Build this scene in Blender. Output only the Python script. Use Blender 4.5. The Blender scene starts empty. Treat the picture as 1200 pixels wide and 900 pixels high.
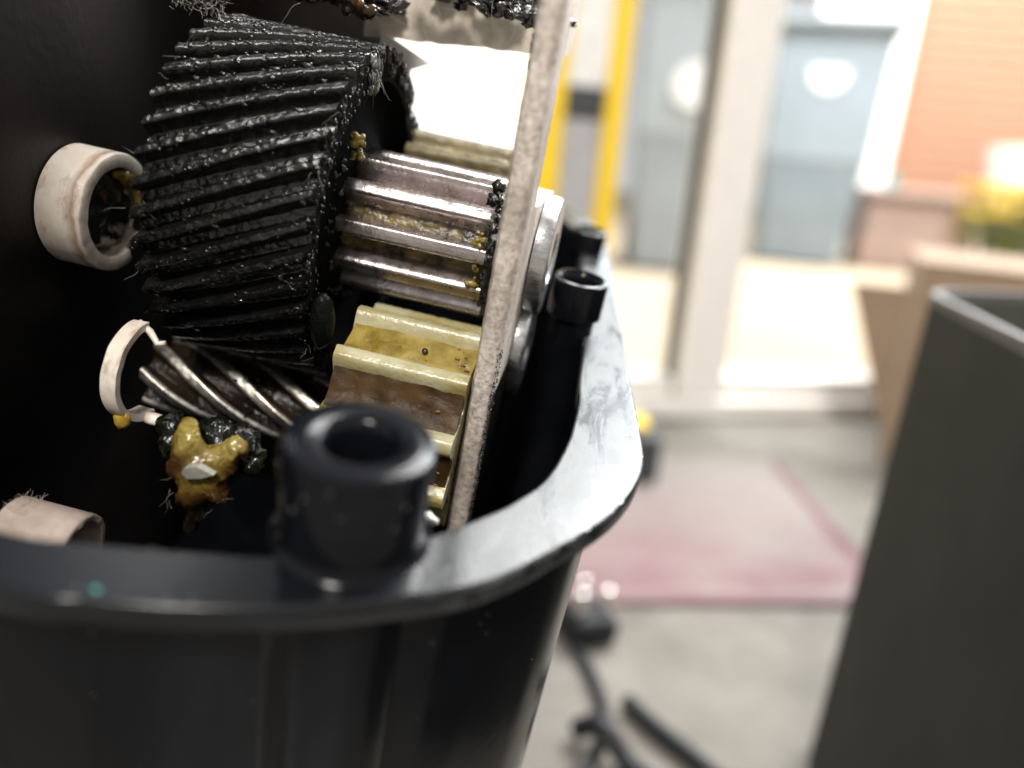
import bpy, bmesh, math, random
from mathutils import Vector, Matrix, noise
random.seed(7)
R = math.radians
S = bpy.context.scene
COL = S.collection

# ------------------------------------------------------------------ camera
CAM_H = 0.28
pitch, roll = R(15), R(5)
fwd = Vector((0, math.cos(pitch), -math.sin(pitch)))
up0 = Vector((0, math.sin(pitch), math.cos(pitch)))
rt0 = Vector((1, 0, 0))
cx = rt0 * math.cos(roll) + up0 * math.sin(roll)
cy = up0 * math.cos(roll) - rt0 * math.sin(roll)
cz = -fwd
CAM = Matrix(((cx.x, cy.x, cz.x, 0), (cx.y, cy.y, cz.y, 0), (cx.z, cy.z, cz.z, CAM_H), (0, 0, 0, 1)))
cd = bpy.data.cameras.new("camera")
cam = bpy.data.objects.new("camera", cd)
COL.objects.link(cam)
cam.matrix_world = CAM
cd.sensor_width, cd.lens = 36, 27
cd.clip_start, cd.clip_end = 0.005, 200
cd.dof.use_dof = True
cd.dof.focus_distance = 0.125
cd.dof.aperture_fstop = 6.5
S.camera = cam

# ------------------------------------------------------------------ world, lamps, exposure
wd = bpy.data.worlds.new("World")
S.world = wd
wd.use_nodes = True
bg = wd.node_tree.nodes["Background"]
bg.inputs[0].default_value = (1.0, 0.985, 0.975, 1)
bg.inputs[1].default_value = 0.62


def area(name, loc, target, sx, sy, power, color=(1, 1, 1)):
    l = bpy.data.lights.new(name, 'AREA')
    l.shape, l.size, l.size_y, l.energy, l.color = 'RECTANGLE', sx, sy, power, color
    o = bpy.data.objects.new(name, l)
    COL.objects.link(o)
    o.location = loc
    d = Vector(target) - Vector(loc)
    o.rotation_euler = d.to_track_quat('-Z', 'Y').to_euler()
    return o


area("door_daylight", (0.78, 1.32, 1.28), (0.55, 0.0, 1.0), 1.15, 1.2, 44, (0.90, 0.96, 1.0))
area("patio_daylight", (2.15, 3.0, 4.2), (1.9, 4.6, 0.0), 3.7, 3.2, 1200, (1.0, 0.98, 0.95))
area("room_lamp", (-0.15, -1.60, 2.0), (-0.03, 0.5, 0.22), 0.45, 0.36, 62, (1.0, 0.95, 0.88))

S.view_settings.view_transform = 'Standard'
S.view_settings.look = 'None'
S.view_settings.exposure = 0.13
S.view_settings.gamma = 1.0
S.view_settings.use_curve_mapping = False
S.render.engine = 'CYCLES'
S.cycles.use_denoising = True
S.cycles.max_bounces = 8
S.cycles.transparent_max_bounces = 12
S.cycles.sample_clamp_indirect = 6.0
S.cycles.caustics_reflective = False
S.cycles.caustics_refractive = False

# local frame of the tilted machine, in mm: x along the gear shafts, y away, z out of the housing
zl = Vector((.176, .869, .463)).normalized()
xl = Vector((.970, -.233, .068))
xl = (xl - zl * xl.dot(zl)).normalized()
yl = zl.cross(xl)
LOC3 = Matrix(((xl.x, yl.x, zl.x), (xl.y, yl.y, zl.y), (xl.z, yl.z, zl.z)))
ROT = CAM.to_3x3() @ LOC3
ML = Matrix.Translation((0, 0, CAM_H)) @ ROT.to_4x4()


# ------------------------------------------------------------------ materials
class NT:
    def __init__(s, name):
        m = bpy.data.materials.new(name)
        m.use_nodes = True
        s.m, s.t = m, m.node_tree
        s.p = s.t.nodes["Principled BSDF"]
        s.out = s.t.nodes["Material Output"]
        s.tc = s.t.nodes.new("ShaderNodeTexCoord")

    def n(s, typ, **kw):
        k = s.t.nodes.new(typ)
        for a, v in kw.items():
            setattr(k, a, v)
        return k

    def l(s, a, b):
        s.t.links.new(a, b)

    def coord(s, scale=(1, 1, 1)):
        mp = s.n("ShaderNodeMapping")
        mp.inputs['Scale'].default_value = scale
        s.l(s.tc.outputs['Object'], mp.inputs[0])
        return mp.outputs[0]

    def noise(s, scale, detail=4, rough=.55, co=None, dist=0):
        k = s.n("ShaderNodeTexNoise")
        k.inputs['Scale'].default_value = scale
        k.inputs['Detail'].default_value = detail
        k.inputs['Roughness'].default_value = rough
        k.inputs['Distortion'].default_value = dist
        s.l(co or s.tc.outputs['Object'], k.inputs['Vector'])
        return k.outputs['Fac']

    def voro(s, scale, co=None):
        k = s.n("ShaderNodeTexVoronoi")
        k.inputs['Scale'].default_value = scale
        s.l(co or s.tc.outputs['Object'], k.inputs['Vector'])
        return k.outputs['Distance']

    def ramp(s, fac, stops):
        k = s.n("ShaderNodeValToRGB")
        e = k.color_ramp.elements
        while len(e) < len(stops):
            e.new(.5)
        for i, (p, c) in enumerate(stops):
            e[i].position = p
            e[i].color = (c, c, c, 1) if isinstance(c, (int, float)) else (*c, 1)
        s.l(fac, k.inputs[0])
        return k.outputs[0]

    def mix(s, fac, a, b):
        k = s.n("ShaderNodeMix", data_type='RGBA')
        if isinstance(fac, (int, float)):
            k.inputs[0].default_value = fac
        else:
            s.l(fac, k.inputs[0])
        for sock, v in ((k.inputs[6], a), (k.inputs[7], b)):
            if isinstance(v, tuple):
                sock.default_value = (*v, 1)
            else:
                s.l(v, sock)
        return k.outputs[2]

    def math(s, op, a, b=0.5):
        k = s.n("ShaderNodeMath", operation=op)
        for i, v in enumerate((a, b)):
            if isinstance(v, (int, float)):
                k.inputs[i].default_value = v
            else:
                s.l(v, k.inputs[i])
        return k.outputs[0]

    def bump(s, h, strength=.4, dist=.0003):
        k = s.n("ShaderNodeBump")
        k.inputs['Strength'].default_value = strength
        k.inputs['Distance'].default_value = dist
        s.l(h, k.inputs['Height'])
        s.l(k.outputs[0], s.p.inputs['Normal'])

    def set(s, **kw):
        for a, v in kw.items():
            i = s.p.inputs[a.replace('_', ' ')]
            if hasattr(v, 'is_linked') or hasattr(v, 'links'):
                s.l(v, i)
            elif isinstance(v, tuple):
                i.default_value = (*v, 1)
            else:
                i.default_value = v
        return s


def simple(name, col, rough=.5, metal=0.0, vary=.12, scale=40, bump=0, bscale=200, bdist=.0005, spec=.5):
    k = NT(name)
    f = k.noise(scale, 5)
    d = tuple(max(0, c * (1 - vary)) for c in col)
    u = tuple(min(1, c * (1 + vary)) for c in col)
    k.set(Base_Color=k.ramp(f, [(.3, d), (.7, u)]), Roughness=rough, Metallic=metal)
    k.p.inputs['Specular IOR Level'].default_value = spec
    if bump:
        k.bump(k.noise(bscale, 4), bump, bdist)
    return k.m


def m_shell():
    k = NT("black_gloss_plastic")
    dust = k.ramp(k.voro(260), [(0, .8), (.035, 0.0)])
    dust2 = k.ramp(k.noise(35), [(.5, 0.), (.7, 1.)])
    dm = k.math('MULTIPLY', dust, dust2)
    smear = k.ramp(k.noise(28, 5, .6, k.coord((1, 1, .35)), 1.0), [(.42, (.0035, .004, .0055)), (.72, (.011, .012, .015))])
    k.set(Base_Color=k.mix(dm, smear, (.25, .27, .28)), Roughness=k.ramp(k.noise(60, 6), [(.3, .12), (.75, .2)]))
    k.p.inputs['Specular IOR Level'].default_value = .16
    k.bump(k.noise(120, 3), .10, .0004)
    return k.m


def m_rim():
    k = NT("scuffed_black_plastic_rim")
    sc = k.noise(260, 6, .65, k.coord((1, .25, 1)), 1.2)
    sc2 = k.noise(700, 4, .6, k.coord((.15, 1, 1)), .4)
    mask = k.math('MULTIPLY', k.ramp(sc, [(.38, 0.), (.60, 1.)]), k.ramp(k.noise(55, 3), [(.36, .25), (.58, 1.)]))
    scr = k.math('MULTIPLY', k.ramp(sc2, [(.60, 0.), (.66, .6)]), k.ramp(k.noise(90, 2), [(.45, 0.), (.6, 1.)]))
    mm = k.math('MAXIMUM', mask, scr)
    sx = k.n("ShaderNodeSeparateXYZ")
    k.l(k.tc.outputs['Object'], sx.inputs[0])
    mm = k.math('MULTIPLY', mm, k.ramp(k.math('MULTIPLY_ADD', sx.outputs[0], 20.0), [(.95, 0.), (1.0, 1.)]) if False else k.ramp(k.math('MULTIPLY', k.math('SUBTRACT', sx.outputs[0], .026), 50.0), [(0., .0), (.6, 1.)]))
    k.set(Base_Color=k.mix(mm, (.005, .006, .008), (.075, .08, .078)),
          Roughness=k.ramp(mm, [(0, .2), (1, .46)]))
    k.p.inputs['Specular IOR Level'].default_value = .38
    k.bump(k.noise(400, 5), .12, .0002)
    return k.m


def m_gear():
    k = NT("greased_black_gear")
    sp = k.noise(1500, 4, .6)
    big = k.noise(320, 4)
    k.set(Base_Color=k.ramp(big, [(.35, (.003, .003, .003)), (.75, (.009, .008, .007))]),
          Roughness=k.ramp(k.noise(500, 3), [(.35, .10), (.7, .30)]))
    h = k.math('ADD', k.math('MULTIPLY', sp, .5), k.math('MULTIPLY', big, .8))
    k.bump(h, .5, .0006)
    k.p.inputs['Specular IOR Level'].default_value = .65
    return k.m


def m_steel(name, col, rough=.28, axis_streak=True, oil=.5):
    k = NT(name)
    st = k.noise(900, 4, .6, k.coord((.06, 1, 1)))
    oilm = k.ramp(k.noise(170, 4), [(.45, 0.), (.65, oil)])
    k.set(Base_Color=k.mix(oilm, k_col(k, st, col), (.16, .12, .05)), Metallic=.95,
          Roughness=k.ramp(k.noise(600, 4), [(.3, rough * .7), (.7, rough * 1.5)]))
    k.bump(k.math('ADD', st, k.noise(1400, 3)), .35, .0002)
    return k.m


def k_col(k, f, col):
    return k.ramp(f, [(.3, tuple(c * .55 for c in col)), (.7, col)])


def m_plate():
    k = NT("sheared_steel_plate")
    f = k.noise(900, 5, .7)
    g = k.noise(130, 3)
    c = k.ramp(f, [(.33, (.34, .29, .25)), (.52, (.70, .62, .55)), (.68, (.88, .82, .74))])
    k.set(Base_Color=k.mix(k.ramp(k.noise(75, 5, .65, k.coord((1, 1, .6))), [(.42, 0.), (.68, .85)]), c, (.30, .245, .195)), Metallic=.15, Roughness=.5)
    k.bump(f, .6, .0004)
    return k.m


def m_nylon():
    k = NT("grease_stained_nylon")
    f = k.noise(130, 4, .6, k.coord((.5, 1, 1)))
    k.set(Base_Color=k.ramp(f, [(.34, (.24, .17, .04)), (.47, (.33, .28, .12)), (.62, (.44, .41, .26))]),
          Roughness=k.ramp(k.noise(500, 3), [(.35, .14), (.7, .4)]))
    k.p.inputs['Subsurface Weight'].default_value = .25
    k.p.inputs['Subsurface Radius'].default_value = (.003, .002, .001)
    k.bump(k.math('ADD', k.noise(900, 4), k.noise(260, 3)), .35, .0004)
    return k.m


def m_ivory(stain=False):
    k = NT("stained_ivory_plastic")
    f = k.noise(110, 5, .6)
    g = k.ramp(k.noise(240, 5, .7, k.coord((1, .5, .5))), [(.52, 0.), (.7, .8)])
    col = k.mix(g, k.ramp(f, [(.3, (.62, .53, .44)), (.7, (.82, .76, .68))]), (.30, .18, .10))
    if stain:
        sx = k.n("ShaderNodeSeparateXYZ")
        k.l(k.tc.outputs['Object'], sx.inputs[0])
        w = k.math('ADD', k.math('MULTIPLY', sx.outputs[0], 100.0), k.math('MULTIPLY', k.noise(160, 4), .35))
        band = k.ramp(w, [(.30, 0.), (.46, .75), (.52, .2), (.58, 0.)])
        col = k.mix(band, col, (.22, .11, .05))
    k.set(Base_Color=col, Roughness=.42)
    k.bump(k.noise(700, 4), .25, .0003)
    return k.m


def m_grease(name, a, b, trans=.0, rough=.12, bs=900, spec=.55):
    k = NT(name)
    k.set(Base_Color=k.ramp(k.noise(300, 4), [(.35, a), (.65, b)]), Roughness=rough)
    k.p.inputs['Specular IOR Level'].default_value = spec
    k.p.inputs['Transmission Weight'].default_value = trans
    k.bump(k.noise(bs, 4), .6, .0005)
    return k.m


def m_mix_grease():
    k = NT("amber_and_brown_grease")
    f = k.noise(150, 3, .5)
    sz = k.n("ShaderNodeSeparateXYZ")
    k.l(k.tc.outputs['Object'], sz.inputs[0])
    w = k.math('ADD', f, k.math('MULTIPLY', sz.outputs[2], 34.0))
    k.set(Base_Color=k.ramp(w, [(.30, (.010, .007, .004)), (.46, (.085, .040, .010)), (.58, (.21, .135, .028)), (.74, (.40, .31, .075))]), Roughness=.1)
    k.p.inputs['Transmission Weight'].default_value = .35
    k.bump(k.noise(900, 4), .5, .0004)
    return k.m


def m_carpet():
    k = NT("grey_carpet")
    f = k.noise(14, 6, .65)
    g = k.noise(450, 3, .8)
    c = k.ramp(f, [(.32, (.19, .174, .150)), (.5, (.25, .232, .203)), (.66, (.30, .28, .248))])
    k.set(Base_Color=k.mix(k.ramp(g, [(.35, .35), (.6, 0.)]), c, (.12, .115, .105)), Roughness=.95)
    k.p.inputs['Specular IOR Level'].default_value = .1
    k.bump(g, .8, .004)
    return k.m


def m_rug(a, b, c, fade=False):
    k = NT("rug_pile")
    f = k.noise(11, 5, .6, k.coord((1, 2.2, 1)))
    g = k.noise(420, 3, .8)
    base = k.ramp(f, [(.33, a), (.5, b), (.68, c)])
    if fade:
        sy = k.n("ShaderNodeSeparateXYZ")
        k.l(k.tc.outputs['Object'], sy.inputs[0])
        w = k.math('ADD', sy.outputs[1], k.math('MULTIPLY', k.noise(7, 4), .16))
        base = k.mix(k.ramp(w, [(.62, 0.), (.78, .9)]), base, (.29, .268, .245))
    k.set(Base_Color=k.mix(k.ramp(g, [(.35, .3), (.6, 0.)]), base, tuple(x * .6 for x in a)), Roughness=.95)
    k.p.inputs['Specular IOR Level'].default_value = .1
    k.bump(g, .7, .004)
    return k.m


def m_glass():
    k = NT("clear_glass")
    t = k.n("ShaderNodeBsdfTransparent")
    t.inputs[0].default_value = (.95, .96, .97, 1)
    g = k.n("ShaderNodeBsdfGlossy")
    g.inputs['Roughness'].default_value = .02
    fr = k.n("ShaderNodeFresnel")
    fr.inputs[0].default_value = 1.45
    mx = k.n("ShaderNodeMixShader")
    ge = k.n("ShaderNodeNewGeometry")
    k.l(k.math('MULTIPLY', fr.outputs[0], k.math('SUBTRACT', 1.0, ge.outputs['Backfacing'])), mx.inputs[0])
    k.l(t.outputs[0], mx.inputs[1])
    k.l(g.outputs[0], mx.inputs[2])
    k.l(mx.outputs[0], k.out.inputs[0])
    return k.m


MT = dict(
    shell=m_shell(), rim=m_rim(), gear=m_gear(), plate=m_plate(), nylon=m_nylon(), ivory=m_ivory(), bush=m_ivory(True),
    steel=m_steel("oily_steel_pinion", (.66, .59, .59), .27, oil=.4),
    steel2=m_steel("bright_helical_steel", (.70, .66, .60), .32, oil=.5),
    cap=m_steel("shaft_cap_steel", (.66, .66, .66), .3, oil=.15),
    cap_d=m_steel("dark_greased_shaft_end", (.50, .54, .53), .18, oil=.4),
    dark_oil=m_grease('dark_brown_oil', (.004, .003, .0025), (.022, .014, .007), rough=.2, spec=.35),
    dark=simple("dark_casing_plastic", (.008, .0065, .006), .42, bump=.15, bscale=500, scale=60, vary=.3, spec=.25),
    webm=simple('matt_black_gear_web', (.006, .006, .006), .9, bump=.3, bscale=900, bdist=.0003, spec=.03),
    grease_gy=m_grease('grey_grease', (.05, .055, .05), (.14, .15, .14), rough=.2),
    grease=m_grease("black_grease", (.004, .004, .004), (.014, .012, .009), rough=.07, spec=.8),
    grease_y=m_grease("amber_grease", (.26, .12, .015), (.52, .36, .06), trans=.25),
    film_d=m_grease("dark_gold_film", (.02, .014, .006), (.26, .18, .06), trans=.1, rough=.16, bs=1100),
    film_b=m_grease("shaded_amber_film", (.03, .015, .005), (.065, .034, .011), trans=.0, rough=.4, bs=300, spec=.12),  # brown grease, darkened further to paint in shade low on the gear
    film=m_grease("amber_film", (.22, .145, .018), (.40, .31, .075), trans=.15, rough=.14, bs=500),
    grease_m2=m_grease('golden_grease', (.10, .06, .012), (.42, .30, .06), trans=.3, rough=.1, spec=.7),
    clump=m_grease('clotted_black_grease', (.003, .003, .003), (.012, .011, .008), rough=.18, bs=1600, spec=.5),
    grease_m=m_mix_grease(),
    grease_g=m_grease("olive_grease", (.003, .0042, .0035), (.010, .011, .006), rough=.1),
    olive=m_grease("brown_olive_gear_plastic", (.12, .10, .05), (.26, .22, .12), rough=.22),
    fibre=simple("grey_fibre", (.34, .32, .29), .5),
    beige=m_grease("beige_greased_plate", (.60, .52, .43), (.82, .75, .64), rough=.3, bs=250),
    tab=simple("grey_tab_plastic", (.70, .68, .64), .45),
    shard=simple("white_shard_plastic", (.75, .73, .66), .4),
    dust=simple('pale_dust', (.55, .55, .52), .15),
    teal=simple('teal_fleck_plastic', (.05, .28, .26), .3),
    shard2=simple('greasy_shard', (.27, .265, .225), .35, vary=.2, scale=300, bump=.4, bscale=600),
    lint=simple('pale_lint', (.52, .47, .42), .8),
    tube=simple('shaded_cream_plastic', (.42, .34, .29), .6, vary=.25, scale=200, bump=.5, bscale=500),  # cream darkened to paint in the weak light on the tube
    key=simple('wet_dark_key', (.003, .004, .0035), .3, bump=.6, bscale=900, spec=.12),
    speck=simple("dark_speck", (.02, .015, .01), .4),
)


# ------------------------------------------------------------------ mesh helpers
def mesh_obj(name, verts, faces, mat, parent=None, smooth=True, auto=None, mat2=None, split=0):
    me = bpy.data.meshes.new(name)
    me.from_pydata(verts, [], faces)
    me.validate()
    me.update()
    bm = bmesh.new()
    bm.from_mesh(me)
    bmesh.ops.recalc_face_normals(bm, faces=bm.faces)
    bm.to_mesh(me)
    bm.free()
    if smooth:
        me.polygons.foreach_set("use_smooth", [True] * len(me.polygons))
        if auto is not None:
            me.set_sharp_from_angle(angle=R(auto))
    me.materials.append(mat)
    if mat2:
        me.materials.append(mat2)
        for p in me.polygons[split:]:
            p.material_index = 1
    o = bpy.data.objects.new(name, me)
    COL.objects.link(o)
    if parent:
        o.parent = parent
    return o


def tag(o, label=None, cat=None, group=None, kind=None):
    for k, v in (('label', label), ('category', cat), ('group', group), ('kind', kind)):
        if v:
            o[k] = v
    return o


class Local:
    """a thing in the tilted machine: an Empty at base (mm, local) that parents its parts"""

    def __init__(s, name, base, label, cat, group=None):
        s.b = Vector(base)
        s.o = bpy.data.objects.new(name, None)
        s.o.empty_display_size = .01
        COL.objects.link(s.o)
        s.o.matrix_world = ML @ Matrix.Translation(s.b * .001)
        tag(s.o, label, cat, group)

    def part(s, name, vf, mat, parent=None, smooth=True, auto=None, kind=None, label=None, mat2=None, split=0):
        v, f = vf
        o = mesh_obj(name, [tuple((Vector(p) - s.b) * .001) for p in v], f, mat, parent or s.o, smooth, auto=auto, mat2=mat2, split=split)
        if kind:
            o['kind'] = kind
        if label:
            o['label'] = label
        return o


def join(*vfs):
    V, F = [], []
    for v, f in vfs:
        n = len(V)
        V += list(v)
        F += [tuple(i + n for i in q) for q in f]
    return V, F


def grid_faces(nu, nv, wrap_u=False, off=0):
    """rows u, columns v"""
    F = []
    for i in range(nu if wrap_u else nu - 1):
        for j in range(nv - 1):
            a = i * nv + j
            b = ((i + 1) % nu) * nv + j
            F.append((off + a, off + b, off + b + 1, off + a + 1))
    return F


def revolve_x(prof, yc, zc, n=48, a0=0, a1=2 * math.pi, jit=0, js=1.0):
    """profile [(x, r)] around the x axis at (yc, zc)"""
    full = abs(a1 - a0 - 2 * math.pi) < 1e-6
    V = []
    m = n if full else n + 1
    for i in range(m):
        a = a0 + (a1 - a0) * i / n
        for (x, r) in prof:
            v = Vector((x, yc + r * math.cos(a), zc + r * math.sin(a)))
            if jit:
                q = noise.noise_vector(v * js) * jit
                v = v + q
            V.append(v)
    return V, grid_faces(m, len(prof), full)


def revolve_z(prof, xc, yc, n=48):
    V = []
    for i in range(n):
        a = 2 * math.pi * i / n
        for (z, r) in prof:
            V.append(Vector((xc + r * math.cos(a), yc + r * math.sin(a), z)))
    return V, grid_faces(n, len(prof), True)


def box(x0, x1, y0, y1, z0, z1):
    V = [Vector((x, y, z)) for x in (x0, x1) for y in (y0, y1) for z in (z0, z1)]
    F = [(0, 1, 3, 2), (4, 6, 7, 5), (0, 4, 5, 1), (2, 3, 7, 6), (0, 2, 6, 4), (1, 5, 7, 3)]
    return V, F


def bbox(x0, x1, y0, y1, z0, z1, bev, seg=2):
    """bevelled box"""
    bm = bmesh.new()
    v, f = box(x0, x1, y0, y1, z0, z1)
    vs = [bm.verts.new(p) for p in v]
    for q in f:
        bm.faces.new([vs[i] for i in q])
    bmesh.ops.recalc_face_normals(bm, faces=bm.faces)
    bmesh.ops.bevel(bm, geom=bm.edges[:], offset=bev, segments=seg, affect='EDGES', profile=.5)
    bm.verts.index_update()
    V = [p.co.copy() for p in bm.verts]
    F = [tuple(p.index for p in q.verts) for q in bm.faces]
    bm.free()
    return V, F


def melt(elems, res=.3, lump=.0, fr=1.2):
    """smoothly merged drops: elems = [(centre, radius or (rx, ry, rz))] in mm"""
    mb = bpy.data.metaballs.new("melt")
    mb.resolution = mb.render_resolution = res
    mb.threshold = .6
    ob = bpy.data.objects.new("melt", mb)
    COL.objects.link(ob)
    for c, r in elems:
        e = mb.elements.new()
        e.co = c
        if isinstance(r, (int, float)):
            e.radius = r * 1.6
        else:
            e.type = 'ELLIPSOID'
            m_ = max(r)
            e.radius = m_ * 1.6
            e.size_x, e.size_y, e.size_z = (q / m_ for q in r)
    dg = bpy.context.evaluated_depsgraph_get()
    dg.update()
    me = bpy.data.meshes.new_from_object(ob.evaluated_get(dg))
    V = [v.co.copy() for v in me.vertices]
    F = [tuple(p.vertices) for p in me.polygons]
    bpy.data.objects.remove(ob)
    bpy.data.metaballs.remove(mb)
    bpy.data.meshes.remove(me)
    if lump:
        V = [v + noise.noise_vector(v * fr) * lump for v in V]
    return V, F


_ico = {}


def ico(sub):
    if sub not in _ico:
        bm = bmesh.new()
        bmesh.ops.create_icosphere(bm, subdivisions=sub, radius=1)
        bm.verts.index_update()
        _ico[sub] = ([v.co.copy() for v in bm.verts], [tuple(v.index for v in f.verts) for f in bm.faces])
        bm.free()
    return _ico[sub]


def blob(c, r, sub=2, amp=.35, fr=1.3, seed=0):
    """lumpy ball: r = radius or (rx, ry, rz)"""
    v, f = ico(sub)
    r = Vector(r) if not isinstance(r, (int, float)) else Vector((r, r, r))
    c = Vector(c)
    o = Vector((seed * 3.1, seed * 1.7, seed * 2.3))
    V = []
    for p in v:
        k = 1 + amp * noise.noise(p * fr + o) + amp * .5 * noise.noise(p * fr * 2.7 + o)
        V.append(c + Vector((p.x * r.x, p.y * r.y, p.z * r.z)) * k)
    return V, f


def tube(pts, r, n=6, taper=None):
    pts = [Vector(p) for p in pts]
    V, F = [], []
    m = len(pts)
    up = Vector((.3, .2, 1)).normalized()
    for i, p in enumerate(pts):
        d = (pts[min(i + 1, m - 1)] - pts[max(i - 1, 0)]).normalized()
        a = d.cross(up)
        if a.length < 1e-4:
            a = d.cross(Vector((1, 0, 0)))
        a.normalize()
        b = d.cross(a)
        rr = r * (taper(i / (m - 1)) if taper else 1)
        for k in range(n):
            t = 2 * math.pi * k / n
            V.append(p + a * (rr * math.cos(t)) + b * (rr * math.sin(t)))
    for i in range(m - 1):
        for k in range(n):
            F.append((i * n + k, i * n + (k + 1) % n, (i + 1) * n + (k + 1) % n, (i + 1) * n + k))
    F.append(tuple(range(n)))
    F.append(tuple((m - 1) * n + k for k in range(n)))
    return V, F


def spline(pts, n):
    """Catmull-Rom through 2-D/3-D points, n per span, open"""
    P = [Vector(p) for p in pts]
    out = []
    for i in range(len(P) - 1):
        p0, p1, p2, p3 = P[max(i - 1, 0)], P[i], P[i + 1], P[min(i + 2, len(P) - 1)]
        for k in range(n):
            t = k / n
            out.append(.5 * ((2 * p1) + (p2 - p0) * t + (2 * p0 - 5 * p1 + 4 * p2 - p3) * t * t + (3 * p1 - p0 - 3 * p2 + p3) * t ** 3))
    out.append(P[-1])
    return out


def fibre(p, length, r=.06, n=6, d=None):
    p = Vector(p)
    d = Vector(d).normalized() if d else Vector((random.uniform(-1, 1), random.uniform(-1, .3), random.uniform(-1, 1))).normalized()
    pts = [p.copy()]
    for i in range(n):
        d = (d + Vector((random.gauss(0, .22), random.gauss(0, .22), random.gauss(0, .22)))).normalized()
        p = p + d * (length / n)
        pts.append(p.copy())
    return tube(pts, r, 4, lambda t: 1 - .6 * t)


# helical / spur gear
def gear(N, rr, rt, x0, x1, yc, zc, slope, th0=0.0, ax=30, prof=8, disp=0.0, dfr=1.2, a_lo=None, a_hi=None, width=.5, inner=None, soft=False):
    """teeth from rr to rt; slope = dz/dx of a tooth on the side turned to -y"""
    M = N * prof
    V = []
    k = -slope / rt
    for i in range(M):
        t = (i % prof) / prof
        for j in range(ax + 1):
            x = x0 + (x1 - x0) * j / ax
            # trapezoid tooth profile with rounded shoulders
            u = abs(t - .5) * 2
            e0, e1 = width * .55, width * 1.35
            if soft:
                e0, e1 = width * .30, width * 1.95
            h = 1 - min(1, max(0, (u - e0) / (e1 - e0)))
            h = h * h * (3 - 2 * h)
            r = rr + (rt - rr) * h
            a = 2 * math.pi * i / M + th0 + k * (x - x0)
            v = Vector((x, yc + r * math.cos(a), zc + r * math.sin(a)))
            if disp:
                q = noise.noise(v * dfr) + .6 * noise.noise(v * dfr * 2.6) + .35 * noise.noise(v * dfr * 6)
                r2 = r + disp * q
                v = Vector((x + (disp * .8 * noise.noise(v * 1.9 + Vector((9, 9, 9))) if j in (0, ax) else 0), yc + r2 * math.cos(a), zc + r2 * math.sin(a)))
            V.append(v)
    F = grid_faces(M, ax + 1, True)
    # end faces
    ri = inner if inner else 0.5
    for (j, xx) in ((0, x0), (ax, x1)):
        n0 = len(V)
        for i in range(M):
            a = 2 * math.pi * i / M + th0 + k * (xx - x0)
            V.append(Vector((xx, yc + ri * math.cos(a), zc + ri * math.sin(a))))
        for i in range(M):
            i2 = (i + 1) % M
            F.append((i * (ax + 1) + j, i2 * (ax + 1) + j, n0 + i2, n0 + i))
    return V, F


# ================================================================== SETTING
def world_thing(name, base, label, cat, group=None, rz=0, kind=None):
    o = bpy.data.objects.new(name, None)
    o.empty_display_size = .05
    COL.objects.link(o)
    o.location = base
    o.rotation_euler = (0, 0, rz)
    tag(o, label, cat, group, kind)
    return o


def wpart(name, vf, mat, parent, smooth=False, auto=None):
    return mesh_obj(name, [tuple(p) for p in vf[0]], vf[1], mat, parent, smooth or auto is not None, auto=auto)


def sheet(name, pts, z, mat, kind='structure'):
    o = mesh_obj(name, [(x, y, z) for x, y in pts], [tuple(range(len(pts)))], mat, None, False)
    o['kind'] = kind
    return o


carpet = sheet("carpet_floor", [(-3, -2), (3, -2), (3, 1.55), (-3, .35)], 0, m_carpet())
patio_m = simple("sandy_patio_paving", (.33, .27, .19), .9, scale=3, vary=.15, bump=.3, bscale=60, bdist=.004)
patio = sheet("patio_ground", [(-40, -10), (40, -10), (40, 60), (-40, 60)], -.035, patio_m)

# rug: thin slab with a pink border
rug = world_thing("rug", (0, 0, 0), "faded pink and grey rug with a darker pink border on the grey carpet", "rug")
RP = [(-.42, .40), (.300, .508), (.300, .80), (-.42, .72)]
k_r = m_rug((.225, .13, .14), (.265, .19, .19), (.29, .25, .235), True)
k_b = m_rug((.19, .10, .112), (.215, .13, .14), (.25, .18, .18))


def slab(pts, z0, z1):
    n = len(pts)
    V = [Vector((x, y, z)) for z in (z0, z1) for x, y in pts]
    F = [tuple(range(n, 2 * n)), tuple(reversed(range(n)))] + [(i, (i + 1) % n, n + (i + 1) % n, n + i) for i in range(n)]
    return V, F


def strip(a, b, w, z0, z1):
    a, b = Vector(a), Vector(b)
    d = (b - a).normalized()
    nrm = Vector((-d.y, d.x)) * w
    return slab([tuple(a), tuple(b), tuple(b + nrm), tuple(a + nrm)], z0, z1)


wpart("rug_body", slab(RP, .0005, .0030), k_r, rug)
wpart("border_stripe", strip(RP[0], RP[1], .009, .0006, .0036), k_b, rug)
wpart("border_stripe", strip((.300, .522), (.300, .80), .012, .0006, .0036), k_b, rug)

# ---- patio door: the frame line runs through these two floor points
A, B = Vector((.176, .945)), Vector((.62, 1.075))
dd = (B - A).normalized()
ang = math.atan2(dd.y, dd.x)
pvc = simple("white_pvc", (.82, .79, .75), .35, vary=.04)
gasket = simple("black_gasket", (.03, .03, .03), .6)
door = world_thing("patio_door", (.235, .985, 0), "white framed glass patio door standing between the carpet and the sunny patio", "door", rz=ang)
glass = m_glass()
wpart("threshold", bbox(-1.2, 1.6, -.035, .045, 0, .026, .004), pvc, door)
wpart("stile", bbox(-.032, .034, -.03, .03, .0265, 2.1, .006), pvc, door)
wpart("bottom_rail", bbox(.0345, 1.5, -.02, .022, .0265, .052, .004), pvc, door)
wpart("bottom_rail", bbox(-1.1, -.0365, -.02, .022, .0265, .052, .004), pvc, door)
wpart("gasket", box(-.0362, -.0325, -.012, .012, .0265, 2.05), gasket, door)
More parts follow.
